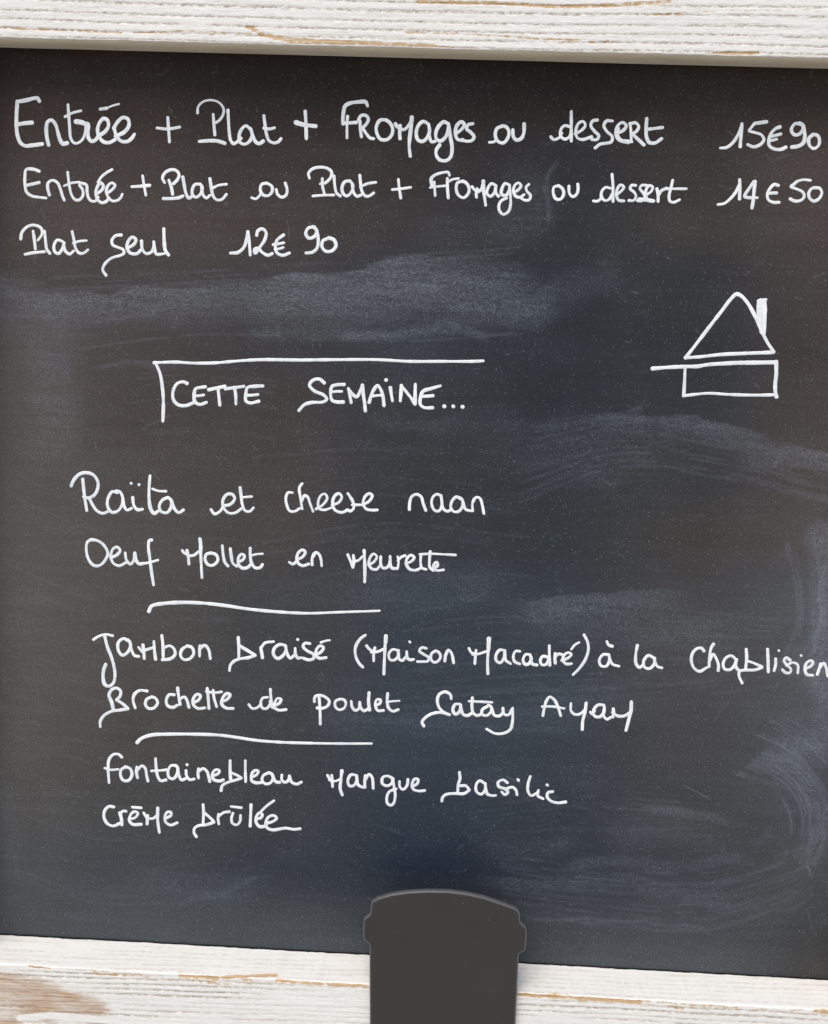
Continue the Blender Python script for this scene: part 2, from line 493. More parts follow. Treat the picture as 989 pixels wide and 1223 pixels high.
for pts, w, s, kind in SMEARS:
    d, side = seg_dist(wx, wy, pts)
    if kind == 'soft':
        v = s * (1 - sstep(0.15, 1.0, d / w))
    else:
        on = side > 0
        v = np.where(on, s * (1 - sstep(0.05, 1.0, d / w)), s * (1 - sstep(0, 1.0, d / 3.5)))
    thin = w < 9
    v = v * end_fade(wx, wy, pts, w)
    tex = 1.0 if thin else (0.55 + 0.9 * fbm(GX * 22, GZ * 60, 31))
    v = v * tex
    if w >= 4:      # rub marks that follow the stroke
        v = v * (0.78 + 0.44 * vnoise(d / 2.1, (PX + PY) / 90.0, 77))
    if thin:
        v = v * .8
        ln = 0.35 + 1.1 * sstep(.35, .75, vnoise(d / 1.3 * np.where(side > 0, 1, 1.13), side * 5.0 + (PX - PY) / 160.0, 79))
        rub = 1 - (1 - rub) * (1 - np.clip(v * ln, 0, .95))
        v = v * .35
    else:
        rub = 1 - (1 - rub) * (1 - np.clip(v * .22, 0, .95))
    chalk = 1 - (1 - chalk) * (1 - np.clip(v, 0, .95))
chalk = chalk * .86 * (0.55 + 0.90 * streakH) + 0.035 * fbm(GX * 20, GZ * 45, 41)
# speckled old chalk over the left and lower part
chalk += 0.05 * sstep(0.5, 0.75, fbm(GX * 40, GZ * 60, 51))
for pts, w, s in WIPED:
    d, _ = seg_dist(wx, wy, pts)
    m = s * (1 - sstep(0.4, 1.0, d / w))
    chalk = chalk * (1 - m)
chalk = np.clip(chalk, 0, 1)
surf = grid_obj('writing_surface', P[:, ::-1], M_BOARD, board)
set_col(surf, 'dust_shade', dust_shade[:, ::-1]); set_float(surf, 'chalk', chalk[:, ::-1])
rs = np.random.RandomState(4)
def hair(pts, w, s_):
    pts = [tuple(p) for p in pts]
    xs = [p[0] for p in pts]; ys = [p[1] for p in pts]
    near = (PX > min(xs) - 8) & (PX < max(xs) + 8) & (PY > min(ys) - 8) & (PY < max(ys) + 8)
    if not near.any(): return
    d, _ = seg_dist(PX[near], PY[near], pts)
    br = sstep(.25, .65, vnoise(PX[near] / 23.0 + w * 9, PY[near] / 23.0 + s_ * 50, 93))
    rub[near] = np.maximum(rub[near], s_ * br * (1 - sstep(0.2, 1.15, d / w)))
def smooth(pts, n=8):
    return catmull(pts, 8.0)
# cloth marks: bundles of fine curved lines left by the last wipe
def bundle(inner, outer, count, smin, smax):
    for q in range(count):
        t = rs.uniform(0, 1)
        pts = [((1 - t) * a[0] + t * b[0] + rs.normal(0, .8), (1 - t) * a[1] + t * b[1] + rs.normal(0, .8)) for a, b in zip(inner, outer)]
        hair(catmull(pts, 8.0), rs.uniform(.8, 2.0), rs.uniform(smin, smax))
bundle([(880,925),(915,938),(938,965),(944,992),(936,1020)], [(915,895),(958,908),(986,942),(992,985),(975,1035)], 34, .10, .46)
bundle([(905,880),(945,900),(975,930)], [(930,850),(965,870),(992,900)], 14, .15, .5)
bundle([(935,650),(950,700),(948,750),(925,800)], [(985,640),(992,700),(990,760),(960,815)], 16, .10, .42)
bundle([(600,1020),(720,1035),(850,1040),(960,1010)], [(600,1090),(720,1105),(850,1110),(970,1070)], 26, .06, .26)
bundle([(560,930),(680,915),(800,925)], [(560,1010),(680,1000),(830,1000)], 18, .05, .20)
bundle([(60,330),(250,322),(450,305),(620,292)], [(80,420),(250,400),(450,410),(620,400)], 30, .06, .28)
bundle([(640,500),(740,490),(860,512),(989,548)], [(620,600),(740,560),(860,570),(989,600)], 24, .06, .28)
bundle([(20,560),(120,600),(260,610)], [(20,1050),(120,1080),(300,1070)], 30, .04, .15)
bundle([(300,540),(450,530),(620,560)], [(320,720),(450,690),(640,700)], 22, .04, .16)
bundle([(480,700),(600,690),(760,700),(930,720)], [(480,860),(600,850),(760,840),(930,820)], 26, .05, .22)
bundle([(170,430),(230,425),(330,440)], [(150,520),(230,515),(330,525)], 10, .05, .2)
# fine hair scratches and nicks scattered over the board
for q_ in range(150):
    cx_, cy_ = rs.uniform(0, 989), rs.uniform(70, 1150)
    L_ = rs.exponential(9) + 3; a_ = rs.normal(0.2, 0.9)
    ax_, ay_ = cx_ + L_ * math.cos(a_), cy_ + L_ * math.sin(a_)
    bx_ = (cx_ + ax_) / 2 + rs.normal(0, 1.5); by_ = (cy_ + ay_) / 2 + rs.normal(0, 1.5)
    near = (np.abs(PX - cx_) < 60) & (np.abs(PY - cy_) < 60)
    d, _ = seg_dist(PX[near], PY[near], [(cx_, cy_), (bx_, by_), (ax_, ay_)])
    rub[near] = np.maximum(rub[near], rs.uniform(.1, .45) * (1 - sstep(0.2, 1.1, d)))
set_float(surf, 'rub', np.clip(rub, 0, 1)[:, ::-1])
# the panel that carries the painted surface
x0, x1, z0, z1 = XL - .0122, XR + .0122, -.0122, ZT + .0122
V = [(x, y, z) for y in (0.0004, 0.006) for (x, z) in ((x0, z0), (x1, z0), (x1, z1), (x0, z1))]
mesh_obj('backing_panel', V, [(0, 1, 2, 3), (7, 6, 5, 4), (0, 4, 5, 1), (1, 5, 6, 2), (2, 6, 7, 3), (3, 7, 4, 0)], M_RAW, board, False)

# ------------------------------------------------------------------ frame rails
def rail(name, length, width, place, painter, seed, label, inner_mat=None, res=0.00055):
    """profile swept along u; v runs inner back -> inner front edge -> front face -> outer edge -> outer back."""
    g0, fr = 0.0012, DEP
    rr = 0.0010
    prof = []                       # (across, depth toward the viewer, zone)
    for t in np.arange(0, fr - g0 - rr, 0.0009): prof.append((0.0, g0 + t, 0))
    n_in = len(prof)
    for a in np.linspace(0, math.pi / 2, 5): prof.append((rr - rr * math.cos(a), fr - rr + rr * math.sin(a), 1))
    for t in np.arange(rr + res, width - rr, res): prof.append((t, fr, 2))
    for a in np.linspace(0, math.pi / 2, 4): prof.append((width - rr + rr * math.sin(a), fr - rr + rr * math.cos(a), 1))
    prof.append((width, g0, 0)); prof.append((0.0, g0, 0))
    prof = np.array(prof)
    nu = int(length / res / 1.4)
    u = np.linspace(0, length, nu)
    U, A = np.meshgrid(u, prof[:, 0], indexing='ij'); _, D = np.meshgrid(u, prof[:, 1], indexing='ij')
    arc = np.concatenate([[0], np.cumsum(np.hypot(np.diff(prof[:, 0]), np.diff(prof[:, 1])))])
    _, ARC = np.meshgrid(u, arc, indexing='ij')
    groove, worn, stain, phase_h = painter(U, A, D, ARC)
    A2 = A.copy(); D2 = D.copy()
    front = (D >= fr - 0.0004) & (A > rr * .5) & (A < width - rr * .5)
    D2 -= np.where(front, phase_h, 0)
    inner = (A < 1e-5) & (D > 0.002)
    wob = 0.0004 * (fbm(U * 25, U * 0, seed + 5, 3) - .5) + 0.0006 * (fbm(U * 220, U * 0 + 3, seed + 9, 3) - .5)
    A2 += np.where((A < rr + 1e-5) & (D > 0.0007), wob - np.where(inner, phase_h * 0.5, 0), 0)
    base = place(U, A2, D2)
    o = grid_obj(name, base, M_WOOD, board)
    set_float(o, 'groove', groove); set_float(o, 'worn', worn); set_float(o, 'stain', stain)
    # end faces
    me = o.data
    o['label'] = label
    return o, base

def ring(phase, sharp=3.0):
    f = phase - np.floor(phase)
    return np.clip(1 - np.abs(f - .5) * 2, 0, 1) ** sharp     # narrow dark line once a cycle

def painted(pts_list, PXg, PYg):
    m = np.zeros_like(PXg)
    for pts, w, s in pts_list:
        d, _ = seg_dist(PXg, PYg, pts)
        m = np.maximum(m, s * (1 - sstep(0.35, 1.15, d / w)))
    return m

WIDTH = 0.062
L_TOP = (XR + WIDTH) - (XL - WIDTH)

def place_top(U, A, D): return np.stack([XL - WIDTH + U, -D, ZT + A], -1)
def place_bot(U, A, D): return np.stack([XR + WIDTH - U, -D, -A], -1)
def place_left(U, A, D): return np.stack([XL - A, -D, 0.0004 + U], -1)
def place_right(U, A, D): return np.stack([XR + A, -D, ZT - 0.0004 - U], -1)

def pt_top(U, A, D, ARC):
    X = place_top(U, A, D); px, py = project(X)
    x, z = X[..., 0], X[..., 2] - ZT
    warp = 0.0016 * (fbm(x * 7, z * 10, 61, 3) - .5) * 2
    bend = 0.0035 * np.exp(-((x - 0.26) / 0.16) ** 2) * 0.9
    zz = z + warp - bend + 0.004 * (x + 0.3) + 0.0022 * (vnoise(z * 170, x * 1.5, 62) - .5)
    ph = zz / 0.0056 + 0.35
    wid = fbm(x * 38, np.floor(ph) * 7.3, 63, 4)
    jag = (fbm(x * 600, z * 1500, 67, 2) - .5) * 0.42
    g = ring(ph + jag * .6, 6.0) * sstep(.12, .45, wid) + .4 * ring(ph * 3.1 + jag, 3) * sstep(.5, .8, fbm(x * 18, z * 300, 65))
    g = np.clip(g, 0, 1)
    worn = painted([([(296,32),(312,40),(335,47),(370,52),(400,53)], 5, .55),
                    ([(318,43),(350,48),(400,50.5),(460,53),(520,55.5)], 4.6, .60), ([(520,56),(560,58.5),(600,60)], 2.6, .55),
                    ([(500,2),(600,4),(660,8),(720,7),(800,2)], 4, .55),
                    ([(485,39),(560,41),(640,46),(700,48)], 2.4, .50),
                    ([(0,34),(60,36),(150,40),(220,37),(300,40)], 1.9, .50),
                    ([(0,24),(50,25)], 1.8, .36),
                    ([(770,18),(860,13),(960,12),(989,15)], 2.0, .44),
                    ([(650,49),(700,50),(740,49)], 2.0, .4),
                    ([(825,67),(870,64),(905,63)], 3.4, .60),
                    ([(915,68),(935,68)], 2.5, .5),
                    ([(740,62),(780,63)], 1.6, .45)], px, py) * (A > 0.0004)
    worn = worn + 0.30 * g
    ins = A < 0.0008
    worn = np.where(ins, 0.15, worn)
    stain = np.where(ins & (D < DEP - .0007), 1.0, 0.0)      # the narrow inner side is bare grey-beige wood
    ht = 0.00040 * g + 0.00030 * (fbm(x * 160, z * 500, 71, 3) - .5) + 0.0004 * 0.4 * sstep(.4, .6, worn)
    return np.where(ins, 0.1, g), worn, stain * 0.0 + np.where(ins, 0.0, 0), ht

def pt_bot(U, A, D, ARC):
    X = place_bot(U, A, D); px, py = project(X)
    x, z = X[..., 0], X[..., 2]
    ins = A < 0.0008
    s = ARC
    warp = 0.0026 * (fbm(x * 7, s * 20, 81, 3) - .5) * 2 + 0.0012 * (vnoise(s * 230, x * 2, 82) - .5) + 0.0016 * np.sin(x * 11 + 1.0)
    ph = np.where(ins, (D + warp * 1.2 + 0.02 * x) / 0.0042, (s + warp + 0.012 * x) / 0.0036)
    jag = (fbm(x * 260, s * 700, 83, 2) - .5) * 0.3
    wid = fbm(x * 22, np.floor(ph) * 5.1, 85, 3)
    g = ring(ph + jag * .5, 3.0) * sstep(.2, .6, wid)
    g = np.where(ins, g * 0.30, g * (0.25 + 0.75 * sstep(.35, .65, fbm(x * 14, s * 130, 87, 3))))
    segs = [([(100,1163),(200,1169),(300,1172),(442,1180)], 1.7, .47), ([(617,1190),(760,1199),(900,1207),(989,1211)], 1.7, .46), ([(230,1172),(262,1175),(300,1176)], 2.4, .5),
            ([(35,1154),(60,1157)], 2.6, .55), ([(112,1161),(170,1165)], 2.6, .5), ([(183,1160),(250,1162)], 2.2, .42),
            ([(215,1166),(262,1168),(300,1165),(330,1165)], 3.4, .60), ([(285,1170),(300,1171)], 2.6, .5),
            ([(330,1171),(380,1175),(442,1178)], 3.6, .64), ([(617,1188),(660,1190),(700,1193),(765,1197)], 4.2, .62),
            ([(618,1184),(680,1188)], 2, .42),
            ([(765,1195),(830,1201),(880,1204)], 3.0, .52), ([(800,1201),(815,1205)], 4, .5), ([(905,1205),(940,1208),(958,1206)], 2.6, .48),
            ([(975,1208),(1000,1208)], 5, .62)]
    worn = painted(segs, px, py)
    worn = worn * (0.75 + .5 * fbm(x * 90, s * 200, 91, 3)) + 0.16 * g
    # stained patch in the left corner
    big = painted([([(-30,1174),(30,1181),(60,1192),(95,1204),(118,1210)], 19, 1.0), ([(-30,1195),(20,1195),(60,1205)], 22, 1.0),
                   ([(-20,1222),(15,1218)], 9, 1.0), ([(60,1209),(120,1212)], 3, .9)], px + 46 * (fbm(x * 40, s * 420, 95, 3) - .5), py + 5 * (fbm(x * 80, s * 90, 96) - .5))
    patch = painted([([(24,1216),(60,1213),(110,1217),(190,1224),(260,1230)], 5.5, 1.0)], px, py)
    big = big * (1 - sstep(.3, .6, patch)) * np.where(ins, 0, 1)
    g = np.where(patch > .4, g * .2, g)
    g2 = np.clip(g + big * 0.5 * ring(ph * 1.7 + .3 + jag, 2.0), 0, 1)
    stain = np.clip(big * (0.25 + .75 * fbm(x * 70, s * 260, 97, 3) * 1.4), 0, 1)
    ht = 0.0004 * g + 0.00022 * (fbm(x * 120, s * 420, 99, 3) - .5) + 0.00015 * sstep(.45, .6, worn)
    return g2, worn, stain, np.where(ins, ht * .6, ht)

def pt_side(U, A, D, ARC):
    warp = 0.002 * (fbm(U * 7, ARC * 12, 101, 3) - .5) * 2
    ph = (ARC + warp) / 0.0055
    g = ring(ph, 4.0) * sstep(.3, .65, fbm(U * 25, np.floor(ph) * 3.3, 103, 3))
    return g, 0.2 * g + .3 * sstep(.6, .8, fbm(U * 20, ARC * 120, 105)), g * 0, 0.0005 * g

rail('frame_rail', L_TOP, WIDTH, place_top, pt_top, 1, 'top rail, white paint worn to brown along the grain')
rail('frame_rail', L_TOP, WIDTH, place_bot, pt_bot, 2, 'bottom rail with an ochre worn edge and a brown stained corner')
rail('frame_stile', ZT - .0008, WIDTH, place_left, pt_side, 3, 'left upright of the frame', res=0.0011)
rail('frame_stile', ZT - .0008, WIDTH, place_right, pt_side, 4, 'right upright of the frame', res=0.0011)
# the bare beige strip lining the underside of the top rail
nn = 260
ux = np.linspace(XL, XR, nn)
prof = [(-0.0001, 0.0012), (-0.0011, 0.0016), (-0.0013, 0.0025), (-0.0009, DEP * .55), (-0.0007, DEP - .0022), (0.0003, DEP - .0010)]
Pn = np.array([[(x, -d, ZT + a + 0.00025 * (fbm(np.array(x * 30), np.array(0.5), 7 + 0) - .5)) for (a, d) in prof] for x in ux])
grid_obj('inner_lining', Pn, M_RAW, board)

# ------------------------------------------------------------------ handwriting
NSTROKE = 0
def stroke_mesh(pix, wpx, verts, faces, inks, taper=False):
    """one marker stroke as a low domed bead lying on the board; pix in photograph pixels"""
    global NSTROKE
    NSTROKE += 1
    sd_ = NSTROKE
    if len(pix) == 1:
        pix = [pix[0], (pix[0][0] + .8, pix[0][1] + .8)]
    C = catmull(pix, 1.0)
    X = unproj(C[:, 0], C[:, 1], 0.0)[:, [0, 2]]
    pxm = np.linalg.norm(unproj(C[0, 0] + 1, C[0, 1]) - unproj(C[0, 0], C[0, 1]))
    r0 = wpx / 2 * pxm * 0.885
    s = np.concatenate([[0], np.cumsum(np.linalg.norm(np.diff(X, axis=0), axis=1))])
    T = np.gradient(X, axis=0); T /= (np.linalg.norm(T, axis=1)[:, None] + 1e-12)
    # caps
    caps = np.array([1.0, .92, .72, .42])
    Xa = [X[0] - T[0] * r0 * c for c in caps]; Xb = [X[-1] + T[-1] * r0 * c for c in caps[::-1]]
    ra = [math.sqrt(max(0, 1 - c * c)) for c in caps]; rb = ra[::-1]
    XX = np.vstack([Xa, X, Xb]); TT = np.vstack([[T[0]] * 4, T, [T[-1]] * 4])
    n = len(X)
    k = s / (pxm * 9)
    var = 1 + 0.16 * (vnoise(k, np.zeros(n) + sd_ * 1.7, 5) - .5) * 2 + 0.07 * (vnoise(k * 5, np.zeros(n) + sd_ * 3.1, 6) - .5) * 2
    if taper:
        var = var * np.clip(np.linspace(1.15, .72, n), 0, 2)
    R = np.concatenate([np.array(ra) * var[0], var, np.array(rb) * var[-1]]) * r0
    N = np.stack([-TT[:, 1], TT[:, 0]], 1)
    off = 0.00003 + (sd_ % 9) * 0.000012
    cs = [(-1, 0), (-.86, .10), (-.45, .19), (0, .22), (.45, .19), (.86, .10), (1, 0)]
    b = len(verts)
    m = len(XX)
    inkbase = 0.75 + 0.25 * vnoise(np.array([sd_ * .77]), np.array([.3]), 8)[0]
    for i in range(m):
        kk = vnoise(np.array([i / 6.0]), np.array([sd_ * 2.3]), 9)[0]
        for (c, h) in cs:
            p = XX[i] + N[i] * R[i] * c
            verts.append((p[0], -(off + h * 0.0007 * min(1, R[i] / r0)), p[1]))
            inks.append(min(1.0, inkbase * (.72 + .42 * kk)) * (0.45 if abs(c) == 1 else 1.0))
    for i in range(m - 1):
        for j in range(6):
            a = b + i * 7 + j
            faces.append((a, a + 1, a + 8, a + 7))

def parse(txt):
    """strokes split by ; points by spaces"""
    res_ = []
    for st in txt.split(';'):
        st = st.strip()
        if not st: continue
        st_w = 1.0
        if st[0] == 'w':
            a, st = st.split(' ', 1); st_w = float(a[1:])
        res_.append((st_w, [tuple(float(q) for q in p.split(',')) for p in st.split()]))
    return res_

def word(parent, win, wpx, txt, reads, name='written_word', taper=False):
    x0_, y0_, sc = win
    verts, faces, inks = [], [], []
    for wmul, pts in parse(txt):
        pix = [(x0_ + a / sc, y0_ + b / sc) for a, b in pts]
        stroke_mesh(pix, wpx * wmul, verts, faces, inks, taper)
    o = mesh_obj(name, verts, faces, M_INK, parent)
    set_float(o, 'ink', inks)
    if reads: o['label'] = reads
    return o

def line(reads, name='written_line'):
    e = bpy.data.objects.new(name, None); COL.objects.link(e); e.parent = board
    e.empty_display_size = 0.02
    e['label'] = reads
    return e

s5, s45 = 4.945, 4.4955

# --- first price line
L = line('first price line, set menu with cheese or dessert')
word(L, (0,100,s5), 4.9, """w1.15 232,102 222,86 205,85 165,95 125,103 105,105; 103,105 98,180 98,260 105,310 122,350 150,367 190,364 250,356; 108,240 150,233 190,230;
288,362 278,320 274,260 282,225 305,215 328,240 342,285 355,330 372,355 398,350; w.8 402,125 406,180 412,260 418,320 435,348 455,352 480,338 498,310 506,270 505,240 490,225 465,222;
w1.5 452,224 470,226; 470,228 492,236 518,236 524,250 520,285 524,322 542,340 565,332 580,310; 580,310 622,282 641,250 635,215 612,206 590,228 577,270 586,312 610,342 645,348 678,332;
682,310 735,285 762,245 755,208 725,200 698,222 672,262 ; 676,270 690,312 718,340 755,340 780,320 793,300; w.75 385,195 430,172 478,160; w.9 593,150 630,145; w.6 630,145 665,130 703,120""", 'Entrée')
word(L, (180,100,s45), 4.2, "92,182 96,240 101,312; 35,238 80,243 120,240 155,233", '+', 'written_sign')
word(L, (180,100,s45), 4.4, """w.75 252,158 255,125 280,98 320,88 360,97 385,120 393,145 385,175 365,200 348,210; w.9 336,165 340,220 345,275; w1.05 262,310 320,306 360,308 398,320;
w.95 415,142 418,200 422,260 430,305 445,322 465,312 485,292; 535,245 512,226 488,245 474,285 480,315 505,325 530,310 545,280 538,245; 535,240 550,280 562,310 582,322 605,308; w.9 608,172 614,220 622,270 635,305 660,318 685,312 700,295; w.85 607,238 640,243 665,237""", 'Plat')
word(L, (180,100,s45), 4.4, "830,148 834,220 836,295; w1.35 780,208 820,220 885,228", '+', 'written_sign')
word(L, (390,100,s45), 4.6, """w1.05 220,118 210,98 170,98 125,105 100,120 92,150 88,190 90,215; w.85 113,175 110,230 110,290; 88,213 130,210 160,208; w.9 180,200 182,245 188,285; 172,195 185,172 210,170 225,190 215,215 195,235 186,240; 195,240 215,270 235,292 252,295;
320,194 288,196 268,230 270,265 290,298 325,300 350,275 355,240 340,210 318,194; w.95 370,215 380,232 397,240; 395,225 393,260 395,295; w1.0 395,245 420,245 440,225 455,205; w1.1 458,180 455,220 446,300; w.9 446,300 444,340 450,390;
545,215 520,203 495,222 482,262 490,300 515,310 540,290 553,255 548,218; 552,240 553,285 565,312 582,310; 652,215 630,205 605,225 588,260 590,295 612,308 640,285 655,240 655,215; 656,220 666,290 674,340 668,390 645,412 610,410 590,385 590,355 608,328;
700,265 725,245 740,220 725,205 702,222 692,262 703,298 732,305; 785,215 762,220 752,242 775,262 792,285 780,305 745,308 730,300""", 'Fromages')
word(L, (580,100,s45), 4.4, "w.8 20,315 45,312 60,295; 90,228 62,240 52,275 65,308 95,318 120,290 125,255 110,232 88,226; 146,248 150,285 165,302 190,295 205,265 207,215", 'ou')
word(L, (580,100,s45), 4.2, """w.9 350,285 365,300 395,290 410,265; 455,232 425,225 405,245 402,280 425,298 450,285 460,255; 460,150 460,230 460,308; w.9 480,270 515,250 535,225 525,203 500,212 485,250 492,290 520,300 550,292 570,285;
600,195 575,200 565,225 585,255 608,280 597,300 570,300; 680,200 650,200 635,225 650,255 680,285 675,312 645,320 615,325 588,345; 700,268 740,250 755,225 735,208 710,225 698,262 710,297 745,312 785,312; w1.4 710,240 704,275 725,304 765,312; w.9 775,212 780,250 782,305; 775,215 805,210 822,230 810,255 785,272; w1.1 790,272 820,300 850,328;
w1.1 865,188 862,240 865,290 880,316 910,318 945,295; 868,245 910,240 950,235""", 'dessert')
word(L, (789,100,s5), 4.5, """355,380 390,376 425,350 455,305 480,245; 480,238 475,300 470,372; w1.1 625,225 590,230 555,235; w.9 552,238 535,260 523,278 555,288 595,302 610,330 590,358 550,373 515,360;
705,255 680,265 655,290 640,330 642,365 670,385 710,388 740,375; w.9 650,312 680,305 710,297; w.9 645,337 665,333 685,328; 828,240 795,236 772,272 788,300 815,300 838,275 842,245 820,232; w1.1 842,250 852,310 842,350 815,368 775,375;
900,300 875,325 880,365 905,383 932,365 938,330 925,305 898,300""", '15€90')

# --- second price line
L = line('second price line, two courses')
word(L, (0,180,s5), 4.0, """232,122 200,110 155,112 148,150 148,200 158,245 190,268 230,275 272,280; 155,205 190,198 232,188; 292,262 282,220 285,190 310,175 340,190 358,230 370,270 380,292; 400,128 405,170 412,220 425,265 445,290 470,290 490,265 488,230 470,205; w.8 380,208 420,192 470,185;
470,190 495,195 512,205 515,240 522,275 540,297 565,297 580,275; 578,252 605,228 610,205 592,190 575,215 566,250 575,285 600,307 628,300 645,280; 640,248 665,228 680,205 662,190 640,205 628,240 640,275 665,297 695,293 715,275 722,258; w.9 580,185 600,155 630,130 662,112""", 'Entrée')
word(L, (0,180,s5), 4.2, "843,150 852,210 862,262; 780,213 830,210 885,205", '+', 'written_sign')
word(L, (180,180,s5), 4.0, """82,188 70,162 85,130 125,112 155,120 168,145 155,175 135,195; 108,175 122,215 130,258; 75,283 120,283 165,278 190,268; 190,155 198,200 208,250 225,280 242,272; 290,198 262,200 245,235 250,265 270,275 295,255 305,215 292,197; 300,220 312,265 330,280 348,265; 350,165 358,215 368,265 390,290 420,288 447,258; w.9 360,225 400,205 448,198""", 'Plat')
word(L, (180,180,s5), 4.1, "w.9 597,278 620,285 642,268 655,248; 682,192 655,200 648,235 665,262 695,265 718,240 715,210 688,192; 742,230 750,258 775,275 800,262 806,230 795,192", 'ou')
word(L, (360,180,s5), 4.0, """48,162 42,135 65,108 105,98 150,103 178,125 175,155 155,180 140,192; 124,165 125,210 135,250; w.7 110,197 124,188; w.9 68,268 130,263 192,262; 193,150 197,200 208,250 230,268; 285,178 255,185 240,220 248,255 270,268 295,245 305,205 287,178; 300,200 310,250 330,270 352,262; 345,145 350,195 358,240 378,268 400,268 427,250; w.85 348,215 390,195 440,187""", 'Plat')
word(L, (360,180,s5), 3.8, "573,170 578,220 587,280; 538,230 590,225 645,217", '+', 'written_sign')
word(L, (500,180,s5), 4.0, """182,145 175,128 140,130 95,145 75,165 75,190 80,215; w.9 92,185 95,225 98,265; w.8 68,218 110,212 155,208; w1.1 170,165 170,210 175,278; w.9 175,185 200,170 235,165; 262,180 230,190 222,225 235,262 265,278 292,255 298,220 280,190 260,180; w.85 315,212 335,235 352,232; 345,225 340,255 342,275; 350,245 370,228 382,190; w1.2 382,180 383,220 388,265; 388,265 396,322;
455,205 430,195 408,225 405,255 425,270 448,247 457,208; 455,215 457,250 472,270; 535,202 510,195 492,225 490,258 515,265 535,235 538,205; 538,208 542,260 543,320 530,360 500,376 478,355 475,320 490,295 520,280; 563,248 590,230 605,208 590,190 568,205 560,240 575,270 600,275 622,260; 650,200 635,215 640,240 660,262 655,288 630,293 605,280""", 'Fromages')
word(L, (500,180,s5), 4.0, "828,207 800,215 795,250 812,285 840,285 857,255 850,225 826,206; 888,210 890,250 910,272 935,255 942,225 940,198", 'ou')
word(L, (640,180,s5), 3.9, """w.9 340,297 365,298 392,275; 440,222 412,217 390,240 388,275 410,295 435,285 452,255; 450,140 455,200 456,300; 475,262 505,238 520,215 500,203 482,225 476,265 490,293 520,297; 590,205 565,205 558,225 580,245 592,270 577,294 550,294; 655,205 625,205 615,225 635,250 645,275 625,297 600,295; 645,264 680,242 690,215 670,206 652,230 648,265 665,292 697,297; w1.3 612,285 650,290 690,297; 715,225 722,260 722,300; 722,270 740,238 772,222; 808,175 797,225 787,265 792,298 815,305 848,290; w.9 770,225 830,225 888,225""", 'dessert')
word(L, (789,180,s5), 4.2, """340,318 375,312 410,285 440,250 464,205; w1.1 467,172 468,230 466,285; 552,182 525,220 500,258 497,272 530,278 570,278; w1.1 558,182 552,240 547,295 540,338; 695,205 670,200 645,225 630,258 637,290 665,305 700,305; w.9 640,252 662,250 686,250; w.9 885,175 840,172 805,182; 805,182 785,200 770,212 800,225 840,245 848,270 830,292 795,298 765,285; 940,222 898,220 875,250 880,280 905,298 938,280 952,245 935,220 905,220""", '14€50')

# --- third price line
L = line('third price line, main course alone')
word(L, (0,250,s45), 4.0, """112,160 118,125 150,92 185,85 220,100 228,125 220,145 205,165; 178,118 185,165 190,212; 135,242 180,233 238,228; 240,118 245,170 252,215 268,237; 335,172 308,165 290,195 295,228 315,238 335,212 345,180; 342,190 352,225 375,240 395,225; w.95 388,120 398,165 405,205 425,235 450,235 472,218; w.8 393,182 425,172 465,168""", 'Plat')
word(L, (0,250,s45), 4.1, """652,138 622,142 602,165 605,190 635,205 662,217 665,237 640,250; w.95 640,250 600,262 565,292 552,325 570,355; 688,207 720,187 730,162 710,150 690,170 682,205 700,235 735,238 757,218; 760,170 765,215 785,238 815,228 828,195; 826,175 830,210 840,240 862,242; w1.1 880,105 882,170 888,220 905,245; w.8 855,242 885,238""", 'seul')
word(L, (220,250,s45), 4.3, """250,235 288,232 320,205 335,165 342,125; 342,120 350,180 355,245; 390,140 395,117 420,105 440,125 432,165 405,205 382,235 378,215 398,210 420,232 450,247 472,238; 534,138 500,165 490,200 498,233 530,247 565,235; w.9 478,190 505,186 535,180; w.85 488,214 510,212 532,205""", '12€')
word(L, (220,250,s45), 4.4, "700,95 668,100 653,130 670,155 700,145 712,115 692,93; 712,112 720,160 715,205 690,230 655,235; w1.1 775,155 745,170 740,200 760,225 795,222 815,195 805,165 777,153", '90')

# --- this week
L = line('boxed heading, this week')
word(L, (0,0,1), 4.2, "w.95 184,433.2 210,432.5 231,433.7 257,433.4 283,431.2 311,429.6 342,429.8 370,430.3; w.95 350,430.2 400,429.6 451,429.6 489,431.6 527,431.6 565,431.6 577,431", 'heading rule across', 'ruled_line')
word(L, (170,420,s5), 4.2, "80,70 105,130 120,220 125,300 122,410", 'upright rule at the left of the heading', 'ruled_line')
word(L, (170,420,s5), 4.4, """265,188 240,178 205,190 182,235 185,285 215,315 260,318 300,303; 372,208 340,212 315,220 306,260 312,298 340,312 378,300; w.9 312,262 340,260 362,256; 392,225 440,215 488,205; 448,218 452,260 458,315; w.95 490,220 550,212 600,205; 545,212 552,260 553,308; 712,203 660,205 622,212 612,250 612,290 635,303 688,293; w.9 618,258 650,257 683,253""", 'CETTE')
word(L, (350,420,3.956), 4.4, """148,148 125,130 95,135 78,158 100,185 145,205 160,225 140,238 90,240 55,250 28,278; 242,155 205,157 184,165 178,200 185,230 210,238 238,238; w.9 185,190 205,188 230,188; 262,175 268,205 275,240; 262,178 285,205 302,213 318,185 328,160; 328,158 332,200 338,240 342,280; 360,240 370,205 385,175 400,160 415,180 425,210 430,255; w.85 370,210 400,207 425,205; 460,170 465,205 470,232; 439,133 441,135; 507,232 510,195 512,160; 512,160 535,190 560,222 577,248; 577,248 577,200 578,155; 695,162 650,175 615,187 603,215 602,250 620,264 660,265; w.9 612,212 640,210 662,208; w1.15 714,258 716,259; w1.15 757,258 758,259; w1.15 800,260 802,261""", 'SEMAINE with three dots')

